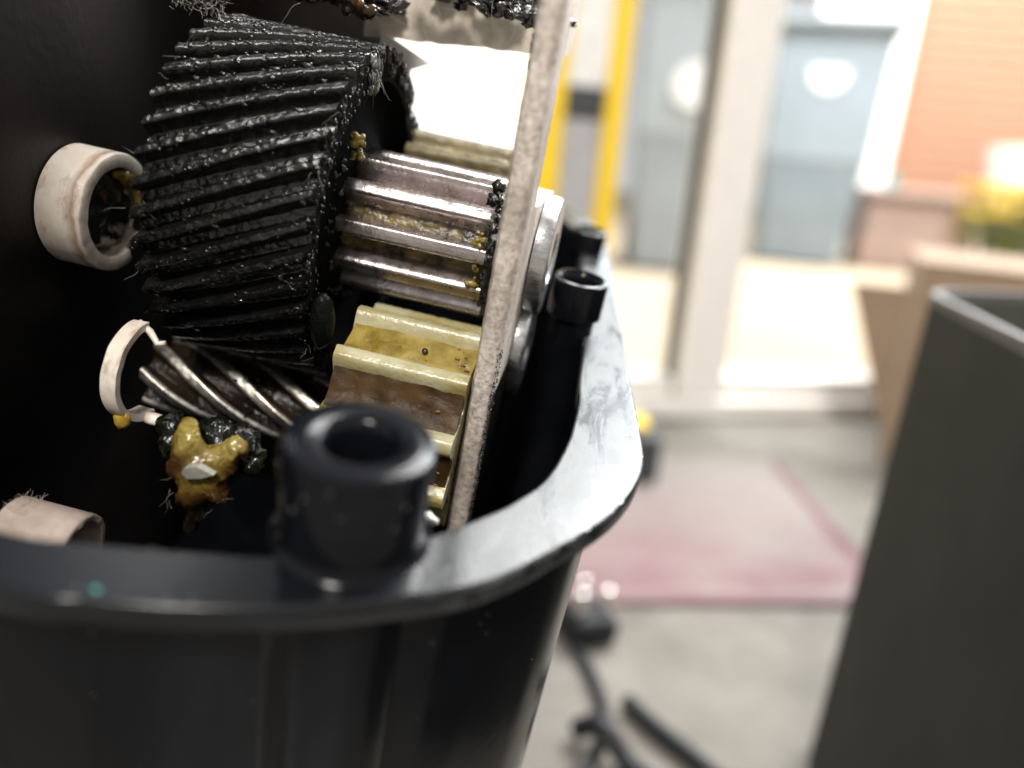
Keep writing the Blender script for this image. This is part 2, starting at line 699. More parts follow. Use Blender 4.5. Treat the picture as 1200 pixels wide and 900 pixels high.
wpart("pane", box(.0345, 1.5, -.003, .003, .0525, 2.05), glass, door)
wpart("pane", box(-1.1, -.0365, .006, .012, .0525, 2.05), glass, door)

# ---- yellow upright frame
yel = simple("yellow_painted_metal", (.88, .60, .02), .4, vary=.06)
gry = simple("grey_panel", (.40, .40, .41), .5)
dgr = simple("dark_band", (.035, .037, .042), .5)
lgr = simple("pale_panel", (.78, .78, .77), .5)
yf = world_thing("upright_frame", (.056, .93, 0), "narrow yellow upright frame with grey panels and a dark band beside the white door", "frame", rz=.05)
wpart("rail", bbox(-.066, -.024, -.012, .012, 0, .78, .003), yel, yf)
wpart("rail", bbox(.021, .044, -.012, .012, 0, .78, .003), yel, yf)
wpart("lower_panel", box(-.0238, .0208, -.004, .006, .12, .352), gry, yf)
wpart("cross_band", bbox(-.0238, .0208, -.009, .009, .3525, .386, .002), dgr, yf)
wpart("upper_panel", box(-.0238, .0208, -.003, .006, .3865, .76), lgr, yf)

# ---- small black and yellow tool on the carpet
tl = world_thing("tool_case", (.125, .735, .0), "small black tool with a yellow top standing on the carpet past the black rim", "tool")
wpart("body", bbox(-.05, .026, -.03, .03, 0.0005, .051, .006), dgr, tl)
wpart("lid", bbox(-.044, .013, -.018, .018, .0512, .0585, .003), yel, tl)


# ---- wheelie bins
def wheelie(loc, rz, label, H=1.07, w=.50, sdrop=.22, bc=(.19, .23, .258)):
    o = world_thing("wheelie_bin", loc, label, "wheelie bin", "wheelie bins on the patio", rz)
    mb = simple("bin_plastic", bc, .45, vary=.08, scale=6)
    mu = simple("reflection_bin_plastic", tuple(min(1, c * 1.25 + .02) for c in bc), .5, vary=.08, scale=6)  # upper half lightened to paint in a reflection in the door glass
    ml = simple("bin_lid_plastic", (.20, .235, .255), .45, vary=.08, scale=6)
    st = simple("white_sticker", (.85, .86, .86), .5, vary=.02)
    V, F = [], []
    rings = [(.02, .35 * w / .5, .40), (.52, .43 * w / .5, .475), (.525, .44 * w / .5, .485), (.95, .475 * w / .5, .53), (H - .06, .48 * w / .5, .54)]
    rings = [(z, a, b) for z, a, b in rings]
    for z, a, b in rings:
        for sx, sy in ((-1, -1), (1, -1), (1, 1), (-1, 1)):
            for kx, ky in ((0, 1), (1, 0)) if sx * sy > 0 else ((1, 0), (0, 1)):
                c = .03
                V.append(Vector((sx * (a / 2 - c * (1 - kx)), sy * (b / 2 - c * (1 - ky)), z)))
    n = 8
    # order ring points by angle
    VV = []
    for i in range(len(rings)):
        q = V[i * n:(i + 1) * n]
        q.sort(key=lambda p: math.atan2(p.y, p.x))
        VV += q
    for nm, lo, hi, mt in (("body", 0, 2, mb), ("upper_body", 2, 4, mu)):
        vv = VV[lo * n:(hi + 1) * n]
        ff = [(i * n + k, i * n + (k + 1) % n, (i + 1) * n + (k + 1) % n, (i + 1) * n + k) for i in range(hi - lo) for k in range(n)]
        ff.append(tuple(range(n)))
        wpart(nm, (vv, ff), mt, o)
    wpart("rim_band", bbox(-.255 * w / .5, .255 * w / .5, -.285, .285, H - .06, H - .025, .01), mb, o)
    lid = wpart("lid", bbox(-.27 * w / .5, .27 * w / .5, -.31, .30, H - .0245, H + .03, .018, 3), ml, o)
    wpart("handle", tube([(-.2, .33, H - .03), (.2, .33, H - .03)], .015, 8), mb, o)
    for s in (-1, 1):
        wl = wpart("wheel", join(revolve_x([(s * .19 - .02, .001), (s * .19 - .02, .1), (s * .19 + .02, .1), (s * .19 + .02, .001)], .22, .1, 20)), dgr, o)
    # round sticker on the front face
    a = [2 * math.pi * i / 20 for i in range(20)]
    z0 = H - sdrop
    Vs = [Vector((.085 * math.cos(t), -.262 - .0 * t + (-.003), z0 + .085 * math.sin(t))) for t in a]
    Vs += [v + Vector((0, .002, 0)) for v in Vs]
    wpart("sticker", (Vs, [tuple(range(20)), tuple(range(20, 40))] + [(i, (i + 1) % 20, 20 + (i + 1) % 20, 20 + i) for i in range(20)]), st, o)
    return o


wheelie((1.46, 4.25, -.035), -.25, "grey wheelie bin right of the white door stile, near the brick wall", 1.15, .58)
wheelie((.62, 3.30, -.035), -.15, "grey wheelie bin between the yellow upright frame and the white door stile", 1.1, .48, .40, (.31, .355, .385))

# ---- brick wall with single bricks
bw = world_thing("brick_wall", (2.26, 5.2, -.035), "sunlit orange brick wall at the far end of the patio", "wall", rz=-.12)
mort = simple("mortar", (.30, .19, .13), .9)
bm_ = simple("orange_brick", (.31, .160, .098), .85, vary=.2, scale=7, bump=.4, bscale=90, bdist=.003)
wpart("wall_core", box(.004, 2.4, .012, .2, 0, 2.3), mort, bw)
bl, bh, jt = .215, .065, .010
me_b = None
cnt = 0
for r_ in range(30):
    for c_ in range(8):
        x = c_ * (bl + jt) + (0 if r_ % 2 else -(bl + jt) / 2)
        w0, w1 = max(x, 0), min(x + bl, 1.9)
        if w1 - w0 < .05 or r_ * (bh + jt) > 2.2 or r_ < 4:
            continue
        full = abs((w1 - w0) - bl) < 1e-6
        if full and me_b:
            b_ = bpy.data.objects.new("brick", me_b)
            COL.objects.link(b_)
            b_.parent = bw
        else:
            b_ = wpart("brick", box(0, w1 - w0, 0, .05, 0, bh), bm_, bw)
            if full:
                me_b = b_.data
        b_.location = (w0, random.uniform(-.003, .003), r_ * (bh + jt))
        cnt += 1

# ---- white backdrop added for the blown-out daylight behind the machine
ww = mesh_obj("white_backdrop", [tuple(p) for p in bbox(-4.0, .02, -.06, .06, 0, 2.2, .01)[0]], bbox(-4.0, .02, -.06, .06, 0, 2.2, .01)[1],
              simple("backdrop_white", (.82, .81, .78), .8, vary=.03, scale=4, bump=.3, bscale=40, bdist=.004), None, False)
ww.location = (.28, 5.0, -.035)
tag(ww, "white backdrop added to fill the gearbox opening with bright daylight", "wall")
w2 = mesh_obj("white_fence_panel", [tuple(p) for p in bbox(0, .58, -.03, .03, 0, 1.9, .01)[0]], bbox(0, .58, -.03, .03, 0, 1.9, .01)[1],
              simple("white_paint", (.82, .81, .79), .6, vary=.03), None, False)
w2.location = (1.66, 5.1, -.035)
tag(w2, "white painted panel between the grey wheelie bin and the orange brick wall", "panel")

# ---- planter with yellow flowers, white pot, turquoise tub
terra = simple("brown_planter_plastic", (.27, .19, .16), .7, vary=.12, scale=10)
pl = world_thing("planter", (2.03, 4.35, -.035), "brown square planter on the patio below the orange brick wall", "planter", rz=-.2)
wpart("body", bbox(-.22, .22, -.2, .2, 0, .38, .02), terra, pl)
wpart("rim", bbox(-.25, .25, -.23, .23, .3805, .43, .015), terra, pl)


def flowers(loc, n, rad, hgt, label):
    o = world_thing("flower_plant", loc, label, "plant", "yellow flowers on the patio")
    leaf = simple("flower_leaf", (.09, .14, .03), .6, vary=.3)
    pet = simple("yellow_petal", (.80, .62, .05), .6, vary=.2)
    V1, V2, V3 = [], [], []
    for i in range(n):
        a, q = random.uniform(0, 6.28), rad * math.sqrt(random.random())
        x, y, z = q * math.cos(a), q * math.sin(a), hgt * random.uniform(.45, 1)
        V1.append(tube([(x * .4, y * .4, 0), (x * .8, y * .8, z * .6), (x, y, z)], .006, 4))
        for _ in range(4):
            p = Vector((x, y, z)) * random.uniform(.5, .95)
            d = Vector((random.uniform(-1, 1), random.uniform(-1, 1), random.uniform(-.2, .8))).normalized()
            s = d.cross(Vector((0, 0, 1))).normalized() * .018
            V2.append(([p, p + d * .04 + s, p + d * .09, p + d * .04 - s], [(0, 1, 2, 3)]))
        for j in range(7):
            t = j / 7 * 6.28
            c = Vector((x, y, z))
            d = Vector((math.cos(t), math.sin(t) * .8 - .3, .35 + math.sin(t) * .3))
            s = d.cross(Vector((0, .5, 1))).normalized() * .018
            V3.append(([c, c + d * .03 + s, c + d * .06, c + d * .03 - s], [(0, 1, 2, 3)]))
    wpart("stem", join(*V1), leaf, o)
    tag(wpart("foliage", join(*V2), leaf, o), kind='stuff')
    tag(wpart("petals", join(*V3), pet, o), kind='stuff')


flowers((2.45, 4.05, -.035), 60, .28, .48, "clump of yellow flowers growing to the right of the brown planter")
pot = world_thing("plant_pot", (2.86, 4.75, -.035), "white round pot on the patio in front of the brick wall", "pot")
wpart("body", revolve_z([(0, .001), (0, .13), (.62, .17), (.70, .19), (.72, .19), (.72, .165), (.6, .15), (.6, .001)], 0, 0, 28), simple("white_pot", (.78, .72, .68), .5), pot, auto=35)
tq = world_thing("tub", (1.93, 4.30, .395), "small turquoise tub standing on the edge of the brown planter", "tub")
wpart("body", revolve_z([(0, .001), (0, .022), (.07, .026), (.07, .02), (.01, .018), (.01, .001)], 0, 0, 16), simple("turquoise_plastic", (.05, .45, .5), .4), tq, auto=35)

# ---- cardboard box with a flap
card = simple("brown_cardboard", (.27, .19, .125), .85, vary=.1, scale=14, bump=.2, bscale=80)
cb = world_thing("cardboard_box", (.433, .851, 0), "brown cardboard box with an open flap behind the dark storage bin", "box", rz=-.42)
wpart("body", box(0, .62, 0, .34, 0, .226), card, cb)
wpart("lid_panel", bbox(-.002, .622, -.002, .342, .2265, .231, .001), card, cb)
fl = [Vector((-.004, .006, .195)), Vector((-.004, .30, .195)), Vector((-.06, .28, .188)), Vector((-.05, .02, .19)), Vector((-.012, .008, .06))]
wpart("flap", join(([Vector((-.003, .004, .20)), Vector((-.003, .004, .03)), Vector((-.066, -.012, .20)),
                     Vector((-.003, .008, .20)), Vector((-.003, .008, .03)), Vector((-.066, -.008, .20))],
                    [(0, 1, 2), (3, 5, 4), (0, 3, 4, 1), (1, 4, 5, 2), (2, 5, 3, 0)])), card, cb)

# ---- dark storage bin at the right
dk = NT("dark_olive_metal")
dk.set(Base_Color=dk.ramp(dk.noise(25, 4), [(.3, (.072, .074, .062)), (.7, (.086, .088, .074))]), Roughness=.8)
dk.p.inputs['Specular IOR Level'].default_value = .0
dk.bump(dk.noise(900, 2), .1, .0003)
dk = dk.m
edge_m = simple("worn_pale_edge", (.13, .125, .12), .6, spec=.2)
sb = world_thing("storage_bin", (.185, .360, 0), "tall dark grey open storage bin with a pale rim standing on the carpet", "bin")


def bin_walls(h0, h1, off, th):
    # plan: corner at 0,0; the front runs to (-.09,-.27), the back to (.22,.09)
    f, b = Vector((-.078, -.30)), Vector((.24, .10))
    c = Vector((0, 0))
    rad = .028
    def corner(p, a, q):
        d1, d2 = (a - p).normalized(), (q - p).normalized()
        s, e = p + d1 * rad, p + d2 * rad
        return [(s * (1 - t) ** 2 + p * (2 * t * (1 - t)) + e * t * t) for t in (0, .2, .4, .6, .8, 1)]
    poly = corner(f, c, f + b)[::-1] if False else []
    pts = [c, b, b + f, f]
    out = []
    for i in range(4):
        out += corner(pts[i], pts[i - 1], pts[(i + 1) % 4])
    cen = (b + f) / 2
    n = len(out)
    inn = []
    for i, p in enumerate(out):
        d = (cen - p)
        inn.append(p + d.normalized() * th * .85)
    V = [Vector((p.x - (.009 if z == h0 else 0), p.y, z)) for z in (h0, h1) for p in out] + [Vector((p.x, p.y, z)) for z in (h1, h0 + .004) for p in inn]
    F = []
    for r_ in range(3):
        for i in range(n):
            F.append((r_ * n + i, r_ * n + (i + 1) % n, (r_ + 1) * n + (i + 1) % n, (r_ + 1) * n + i))
    F.append(tuple(range(n)))
    F.append(tuple(range(3 * n, 4 * n)))
    return V, F, out, inn, n


V, F, out, inn, n = bin_walls(0, .242, 0, .005)
wpart("wall", (V, F), dk, sb, auto=40)
h1, h2 = .2422, .2465
V = [Vector((p.x, p.y, z)) for z, q in ((h1, out), (h2, out), (h2, inn), (h1, inn)) for p in q]
F = [(r_ * n + i, r_ * n + (i + 1) % n, ((r_ + 1) % 4) * n + (i + 1) % n, ((r_ + 1) % 4) * n + i) for r_ in range(4) for i in range(n)]
wpart("rim", (V, F), edge_m, sb, auto=40)

# ---- plug and cables on the carpet
rub = simple("black_rubber", (.012, .013, .015), .5, spec=.25)
chrome = simple("plug_pin_metal", (.75, .72, .68), .2, metal=1)
pg = world_thing("power_plug", (.061, .437, 0), "black three pin mains plug lying with pins up on the carpet, cord trailing forward", "plug", rz=.4)
wpart("body", bbox(-.016, .016, -.017, .017, .0005, .020, .006, 3), rub, pg, auto=60)
for (x, y) in ((-.009, -.006), (.009, -.006), (0, .009)):
    wpart("pin", bbox(x - .0028, x + .0028, y - .002, y + .002, .0203, .036, .0008), chrome, pg)
co = mesh_obj("mains_cord", *[[tuple(p) for p in q] if i == 0 else q for i, q in enumerate(tube(
    spline([(.030, .475, .0039), (.042, .448, .0039), (.053, .420, .0039), (.0625, .386, .0039), (.066, .354, .0039), (.062, .338, .0039), (.056, .322, .0039), (.040, .30, .0039)], 6), .0035, 8))], rub)
tag(co, "black mains cord curving across the carpet in front of the plug", "cord")
c2 = mesh_obj("cable", *[[tuple(p) for p in q] if i == 0 else q for i, q in enumerate(tube(
    spline([(.079, .368, .0054), (.09, .351, .0054), (.108, .328, .0054), (.125, .305, .0054)], 6), .005, 8))], rub)
tag(c2, "short straight black cable on the carpet beside the dark bin", "cable")
c3 = mesh_obj("cable_end", *[[tuple(p) for p in q] if i == 0 else q for i, q in enumerate(tube(
    spline([(.050, .341, .0065), (.060, .332, .0165), (.074, .319, .0065), (.09, .30, .0065)], 6), .0055, 8))], rub)
tag(c3, "thick end of a black cable crossing over the mains cord", "cable")

# ================================================================== THE MACHINE
# ---- housing
outer = [(-150, 62), (-110, 50), (-80, 47.5), (-48.2, 48.5), (-40.4, 49.8), (-32.6, 51.6), (-23.5, 54.8), (-15, 58.9), (-6, 64.2), (-1, 69), (2.5, 73.5), (7.2, 80.2),
         (10.3, 85.6), (13, 92.9), (14.1, 100.4), (13.3, 110.5), (11, 128.7), (9.6, 144), (6.6, 167), (3.7, 195), (-2, 225), (-20, 246)]
inner = [(-148, 72), (-110, 60), (-80, 56), (-53.6, 55.5), (-47, 56.5), (-41.2, 57.9), (-33, 60), (-26, 62.4), (-13.6, 70.1), (-10, 73.2), (-6.8, 77), (-3.2, 81.9),
         (.4, 89.6), (2.3, 99.9), (2.7, 108), (2.7, 114.2), (2.1, 123.9), (1.4, 139.2), (-1, 165), (-4, 193), (-9, 218), (-24, 236)]
o2 = [p.to_2d() if len(p) > 2 else p for p in spline(outer, 14)]
i2 = [p.to_2d() if len(p) > 2 else p for p in spline(inner, 14)]
o2 += [Vector((-80, 250)), Vector((-150, 246)), Vector((-172, 225)), Vector((-176, 150)), Vector((-172, 85))]
i2 += [Vector((-80, 240)), Vector((-145, 236)), Vector((-162, 218)), Vector((-166, 150)), Vector((-162, 92))]
NP = len(o2)


def ring_normals(P):
    out_ = []
    for i in range(len(P)):
        d = P[(i + 1) % len(P)] - P[i - 1]
        out_.append(Vector((d.y, -d.x)).normalized())
    return out_


on_ = ring_normals(o2)
hs = Local("shredder_housing", (-40, 120, -290), "glossy black plastic machine housing with an open rounded rim around the greasy gears", "housing")


def floor_z(x, y):
    return (-280 + .125 * x - .206 * y) / .971


def loop(P, z, off=0, nr=None):
    nr = nr or on_
    return [Vector((p.x + nr[i].x * off, p.y + nr[i].y * off, z if z is not None else floor_z(p.x, p.y))) for i, p in enumerate(P)]


def loops_mesh(L, close=False):
    V = [v for q in L for v in q]
    F = []
    n = len(L[0])
    m = len(L)
    for r_ in range(m if close else m - 1):
        for i in range(n):
            F.append((r_ * n + i, r_ * n + (i + 1) % n, ((r_ + 1) % m) * n + (i + 1) % n, ((r_ + 1) % m) * n + i))
    return V, F


in_ = ring_normals(i2)
rim_loops = [loop(i2, -63.5, 0, in_), loop(i2, -60.35, 0, in_), loop(i2, -60.1, .1, in_), loop(i2, -60, .35, in_), loop(i2, -60, .45, in_), loop(o2, -60, -.6), loop(o2, -60, -.5), loop(o2, -60.12, -.15), loop(o2, -60.5, 0), loop(o2, -63.2, 0), loop(o2, -63.6, -.4)]
rv, rf = loops_mesh(rim_loops, True)
# little burrs and nicks along the outer arris
for i_, v in enumerate(rv):
    if i_ // NP in (7, 8) and v.x > 4:
        q_ = noise.noise_vector(v * 1.7)
        v += Vector((q_.x, q_.y, 0)) * .05
hs.part("rim", (rv, rf), MT['rim'], auto=50)
def reflection_groove(z):  # grooves added to stand in for vertical reflection stripes on the wall
    L_ = loop(o2, z, -5.2)
    for i, v in enumerate(L_):
        if v.y < 70 and z != -63.7:
            for (a_, b_) in ((-24.6, -21.6), (-16.6, -12.8)):
                if a_ < o2[i].x < b_:
                    v.x -= on_[i].x * .9
                    v.y -= on_[i].y * .9
    return L_


wall_loops = [loop(o2, -63.7, -5.2), loop(o2, -66.5, -5.2), reflection_groove(-67.5), reflection_groove(None), loop(i2, None, .3, in_), loop(i2, -63.7, .3, in_)]
V, F = loops_mesh(wall_loops, True)
hs.part("shell", (V, F), MT['shell'], auto=50)
# base plate
bp = loop(i2, None, .2, in_)
bp2 = [v + Vector((0, 0, 4)) for v in bp]
V, F = loops_mesh([bp, bp2])
F += [tuple(range(NP)), tuple(range(NP, 2 * NP))]
hs.part("base_plate", (V, F), MT['dark'], smooth=False)


def boss(xc, yc, ztop, zbot, r, rh, step=None, label=None):
    prof = [(zbot, r)] if step else [(zbot, r), (-61, r), (-60.02, r + .9), (-59.8, r + .6), (-59.4, r + .3), (-58.8, r + .08), (-58.0, r)]
    if step:
        prof += [(ztop - step - .4, r - .9), (ztop - step, r)]
        prof[0] = (zbot, r - .7)
    prof += [(ztop - .9, r), (ztop - .3, r - .25), (ztop, r - .9), (ztop - .1, rh + 1.3), (ztop - .5, rh + .55), (ztop - 1.6, rh), (ztop - 14, rh * .93), (ztop - 14, .01)]
    o = hs.part("screw_boss", revolve_z(prof, xc, yc, 56), MT['shell'], auto=40, label=label)
    return o


boss(-20.4, 69.0, -47.0, -110, 8.5, 3.8, label="wide screw boss nearest the front rim")
boss(-1.8, 144, -49, -140, 5.4, 3.7, step=7.5)
boss(-3.2, 200, -54.5, -140, 4.6, 2.8, step=6)
# small rib behind the middle boss

# ---- gearbox frame
fr = Local("gearbox_frame", (-40, 150, -130), "gearbox frame with a thick grey steel side plate seen edge on and dark plastic walls", "gearbox")
PX = -14.8
YC0, ZC0 = 137.0, -44.2
# side plate: rough front edge
V = []
ny, nz = 10, 90
for i in range(nz + 1):
    z = -118 + (140 * i / nz)
    t = min(1, max(0, (z + 36) / 5))
    yb = 152 - (152 - 118.5) * t * t * (3 - 2 * t) - max(0, z + 18) * .05
    for j, (x, y) in enumerate([(PX, yb), (PX, 114), (PX, 109.2), (PX + .5, 108.2), (PX + 1.5, 107.95), (PX + 2.4, 107.95), (PX + 3.2, 108.2), (PX + 3.7, 109.2), (PX + 3.7, 114), (PX + 3.7, yb)]):
        v = Vector((x, y, z))
        v += (noise.noise_vector(v * 1.1) * .10 + noise.noise_vector(v * .25) * .18) * (1 if 2 <= j <= 7 else .6)
        V.append(v)
F = grid_faces(nz + 1, 10)
F += [(i * 10, (i + 1) * 10, (i + 1) * 10 + 9, i * 10 + 9) for i in range(nz)]
F += [tuple(range(10)), tuple(nz * 10 + k for k in range(10))]
fr.part("side_plate", (V, F), MT['plate'], auto=45)


def cap(y, z, r, x0, t, label=None):
    pr = [(x0, .05), (x0, r), (x0 + t * .7, r), (x0 + t * .92, r - .4), (x0 + t, r - 1.2), (x0 + t, r * .45), (x0 + t - .8, r * .4), (x0 + t - .8, .05)]
    fr.part("shaft_cap", revolve_x(pr, y, z, 64), MT['cap'], auto=40, label=label)


cap(YC0, ZC0, 11.0, PX + 3.9, 3.0)
cap(134, -62, 9.5, PX + 3.8, 2.2)
# dark burr along the right arris of the plate
_r = random.Random(11)
D = []
for i in range(1100):
    z = -118 + 66 * _r.random() ** .9
    q = _r.uniform(.04, .15)
    D.append(blob((PX + 3.5 + _r.uniform(-.15, .45), 108.6 + _r.uniform(-.4, 1.2), z), (q, q, q * 1.3), 1, .6, 1.2, i))
V = []
for i in range(61):
    z = -118 + 58 * i / 60
    e = 109.2 + .5 * noise.noise(Vector((z * .9, 2, 2)))
    for y in (e, 111, 114, 118, 124, 132, 142, 151):
        V.append(Vector((PX + 3.95 + .12 * noise.noise(Vector((0, y, z)) * .8), y, z + (1.5 * noise.noise(Vector((y * .4, 1, 1))) if i == 60 else 0))))
fr.part("grease_film", (V, grid_faces(61, 8)), MT['clump'])
fr.part("burr", join(*D), MT['grease'], kind='stuff')
# walls
fr.part("left_wall", bbox(-96, -92, 60, 192, -150, 45, .5), MT['dark'], auto=50)
fr.part("back_wall", bbox(-91.9, -58.5, 186, 191, -150, 45, .5), MT['dark'], auto=50)
# beige cross bar on top
V = []
for i in range(41):
    x = -54 + 39 * i / 40
    for (y, z) in [(157, -12.57 + .0886 * (x + 22.7)), (157, 4), (170, 4), (170, -12.57 + .0886 * (x + 22.7))]:
        v = Vector((x, y, z))
        v.z += .35 * noise.noise(Vector((x * .35, y, z))) if z < 0 else 0
        V.append(v)
F = [(i * 4 + k, i * 4 + (k + 1) % 4, (i + 1) * 4 + (k + 1) % 4, (i + 1) * 4 + k) for i in range(40) for k in range(4)] + [(0, 1, 2, 3), (160, 161, 162, 163)]
fr.part("cross_bar", (V, F), MT['beige'], auto=50)
tb = [(-50.2, -13.8), (-39.97, -17.85), (-43.68, -19.6), (-44.4, -24.6), (-49.0, -23.4)]
fr.part("bracket", ([Vector((x, y, z)) for y in (155.2, 156.6) for x, z in tb],
                    [(0, 1, 2, 3, 4), (5, 9, 8, 7, 6)] + [(i, (i + 1) % 5, 5 + (i + 1) % 5, 5 + i) for i in range(5)]), MT['tab'], smooth=False)

# ---- compound gear: black helical gear and steel pinion on one shaft
YC, ZC = 135.7, -44.5
GX0, GX1, GR, GT = -71.0, -43.0, 27.4, 30.3
NT_ = 40
cg = Local("compound_gear", (-55, YC, ZC), "large black helical gear coated in wet black grease with a steel pinion on its right", "gear")
cg.part("helical_gear", gear(NT_, GR, GT, GX0, GX1, YC, ZC, .50, ax=84, prof=18, disp=.17, dfr=1.1, width=.46, inner=24.6), MT['gear'], auto=70, mat2=MT['webm'], split=NT_ * 18 * 84)
web = []
pr = [(-43.0, 24.7), (-46.3, 24.3), (-46.6, 23.4), (-46.6, 17), (-45.6, 16), (-45.4, 14), (-44.6, 13.2), (-44.6, 5)]
v1 = revolve_x(pr, YC, ZC, 160, jit=.28, js=.7)
cg.part("web", v1, MT['webm'])
cg.part("web", revolve_x([(-70.6, 24.7), (-70.6, 5)], YC, ZC, 64), MT['gear'])
cg.part("steel_pinion", gear(11, 8.8, 13.0, -46.6, -18.2, YC, ZC, 0, th0=.40, ax=40, prof=24, disp=.05, dfr=.8, width=.52), MT['steel'], auto=50)
for (ac, rr_) in ((154, 9.3), (187, 9.4), (220, 9.2), (121, 9.2)):
    V = []
    for i in range(40):
        for j in range(13):
            a = R(ac + 15 * (j / 6 - 1))
            w = abs(j - 6) / 6
            x = -46 + 27.4 * i / 39
            r = rr_ + .5 * w * w + .30 * noise.noise(Vector((x * .6, j * .5, ac))) + .22 * noise.noise(Vector((x * 1.7, j * .9, ac)))
            V.append(Vector((x, YC + r * math.cos(a), ZC + r * math.sin(a))))
    cg.part("grease_film", (V, grid_faces(40, 13)), MT['film_d'])
cg.part("shaft", revolve_x([(-92, 5), (-92, .05)] and [(-71.3, .05), (-71.3, 4), (-15, 4), (-15, .05)], YC, ZC, 24), MT['cap'], auto=40)


def on_gear(x, a, r):
    return Vector((x, YC + r * math.cos(a), ZC + r * math.sin(a)))


rng = random.Random(3)
D = []
for i in range(5200):
    t = rng.randrange(NT_)
    x = rng.uniform(GX0, GX1)
    # tooth crest line of tooth t (profile centre at .5)
    a = 2 * math.pi * (t + .5 + rng.gauss(0, .16)) / NT_ + (-.50 / GT) * (x - GX0)
    aa = math.degrees(a) % 360
    if not 95 < aa < 275:
        continue
    # more grease at the upper teeth and both ends
    top = max(0, min(1, (200 - aa) / 80))
    edge = max(0, 1 - min(x - GX0, GX1 - x) / 5)
    if rng.random() > .25 + .6 * top + .3 * edge:
        continue
    if noise.noise(Vector((x * .16, aa * .045, 3.3))) + .5 * noise.noise(Vector((x * .5, aa * .12, 8))) < .06 + .25 * rng.random():
        continue
    s = abs(rng.gauss(0, .12)) + .06
    D.append(blob(on_gear(x, a, GT - .03), (s * rng.uniform(1, 3.2), s, s), 1, .5, 1.2, i))
cg.part("grease_beads", join(*D), MT['grease'], kind='stuff')
# fibres and strings of grease hanging off the gear ends
D = []
for i in range(26):
    side = rng.random()
    a = R(rng.uniform(100, 262))
    x = GX0 + rng.uniform(-.4, 2.5) if side < .55 else GX1 + rng.uniform(-1, .6)
    p = on_gear(x, a, GT + rng.uniform(-.6, .3))
    D.append(fibre(p, rng.uniform(1.2, 4.5), rng.uniform(.018, .035), 7, (rng.uniform(-1, .4), rng.uniform(-1, 0), rng.uniform(-1, .8))))
cg.part("grease_strings", join(*D), MT['fibre'], kind='stuff')
# ragged clumps along the right rim of the gear and on the pinion
D = []
for i in range(380):
    a = R(rng.uniform(95, 265))
    s = rng.uniform(.12, .5)
    D.append(blob(on_gear(GX1 + rng.uniform(-.5, .5), a, rng.uniform(24.6, 29.2)), (s * .6, s * .8, s * 1.3), 1, .6, 1.1, i))
for i in range(60):
    a = R(rng.uniform(95, 265))
    s = rng.uniform(.3, .8)
    D.append(blob(on_gear(-45.9 + rng.uniform(-.3, 1.2), a, rng.uniform(12.6, 15.5)), s, 2, .6, 1.1, i + 400))
for i in range(170):
    a = R(rng.uniform(5, 100))
    s = rng.uniform(.3, .95)
    D.append(blob(on_gear(GX1 + rng.uniform(-1.2, .4), a, rng.uniform(26.0, 29.9)), (s * .7, s, s * 1.3), 2, .6, 1.1, i + 700))
cg.part("grease_clumps", join(*D), MT['clump'], kind='stuff')
D = []
for i in range(90):
    a = R(rng.uniform(110, 250))
    s = rng.uniform(.15, .6)
    D.append(blob(on_gear(-18.3 + rng.gauss(0, .6), a, rng.uniform(9.9, 13.3)), (s, s, s * 1.3), 1, .6, 1.1, i + 40))
cg.part("grease_clumps", join(*D), MT['grease_g'], kind='stuff')
D = []
for i in range(80):
    a = R(rng.choice((178, 206, 150)) + rng.gauss(0, 5))
    x = rng.choice((rng.uniform(-45, -38), rng.uniform(-25, -18), rng.uniform(-45, -18)))
    s = rng.uniform(.06, .25)
    D.append(blob(on_gear(x, a, rng.uniform(10.0, 11.6)), (s * 2.0, s, s), 1, .6, 1.1, i + 90))
cg.part("grease_smears", join(*D), MT['grease_m2'], kind='stuff')

# ---- cream nylon gear below the pinion
ng = Local("nylon_gear", (-26, 117.7, -72.1), "cream nylon gear with yellow grease between its teeth below the steel pinion", "gear")
ng.part("toothed_body", gear(10, 14.0, 18.2, -37.4, -15.1, 117.7, -72.1, 0, th0=.0, ax=40, prof=32, disp=.07, dfr=.7, width=.36, soft=True), MT['nylon'], auto=55)
D = []
for i in range(26):
    a = R(rng.choice((108, 108, 144, 180)) + rng.gauss(0, 7))
    s = rng.uniform(.06, .26)
    x = -16 - abs(rng.gauss(0, 3)) if rng.random() < .6 else rng.uniform(-38, -16)
    r = rng.uniform(15.5, 16.3)
    D.append(blob((x, 117.7 + r * math.cos(a), -72.1 + r * math.sin(a)), (s * 1.8, s, s), 2, .5, 1.1, i + 300))
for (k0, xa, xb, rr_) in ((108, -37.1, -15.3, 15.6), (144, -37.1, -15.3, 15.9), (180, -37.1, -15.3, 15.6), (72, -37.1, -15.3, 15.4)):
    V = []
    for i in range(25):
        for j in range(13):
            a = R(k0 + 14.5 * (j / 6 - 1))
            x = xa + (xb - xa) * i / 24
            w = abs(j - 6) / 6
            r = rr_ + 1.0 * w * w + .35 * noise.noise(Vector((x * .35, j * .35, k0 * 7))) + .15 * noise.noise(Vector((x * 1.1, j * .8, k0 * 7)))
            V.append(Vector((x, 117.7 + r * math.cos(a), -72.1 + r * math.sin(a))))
    ng.part("grease_film", (V, grid_faces(25, 13)), MT['film_b'] if k0 in (144, 180) else MT['film'], label='amber grease film darkened with painted shade' if k0 in (144, 180) else None)
ng.part("grease_smears", join(*D), MT['grease_m2'], kind='stuff')

ng.part("speck", blob((-24.0, 117.7 + 16.0 * math.cos(R(108)), -72.1 + 16.0 * math.sin(R(108))), .55, 2, .2, 1, 3), MT['speck'])

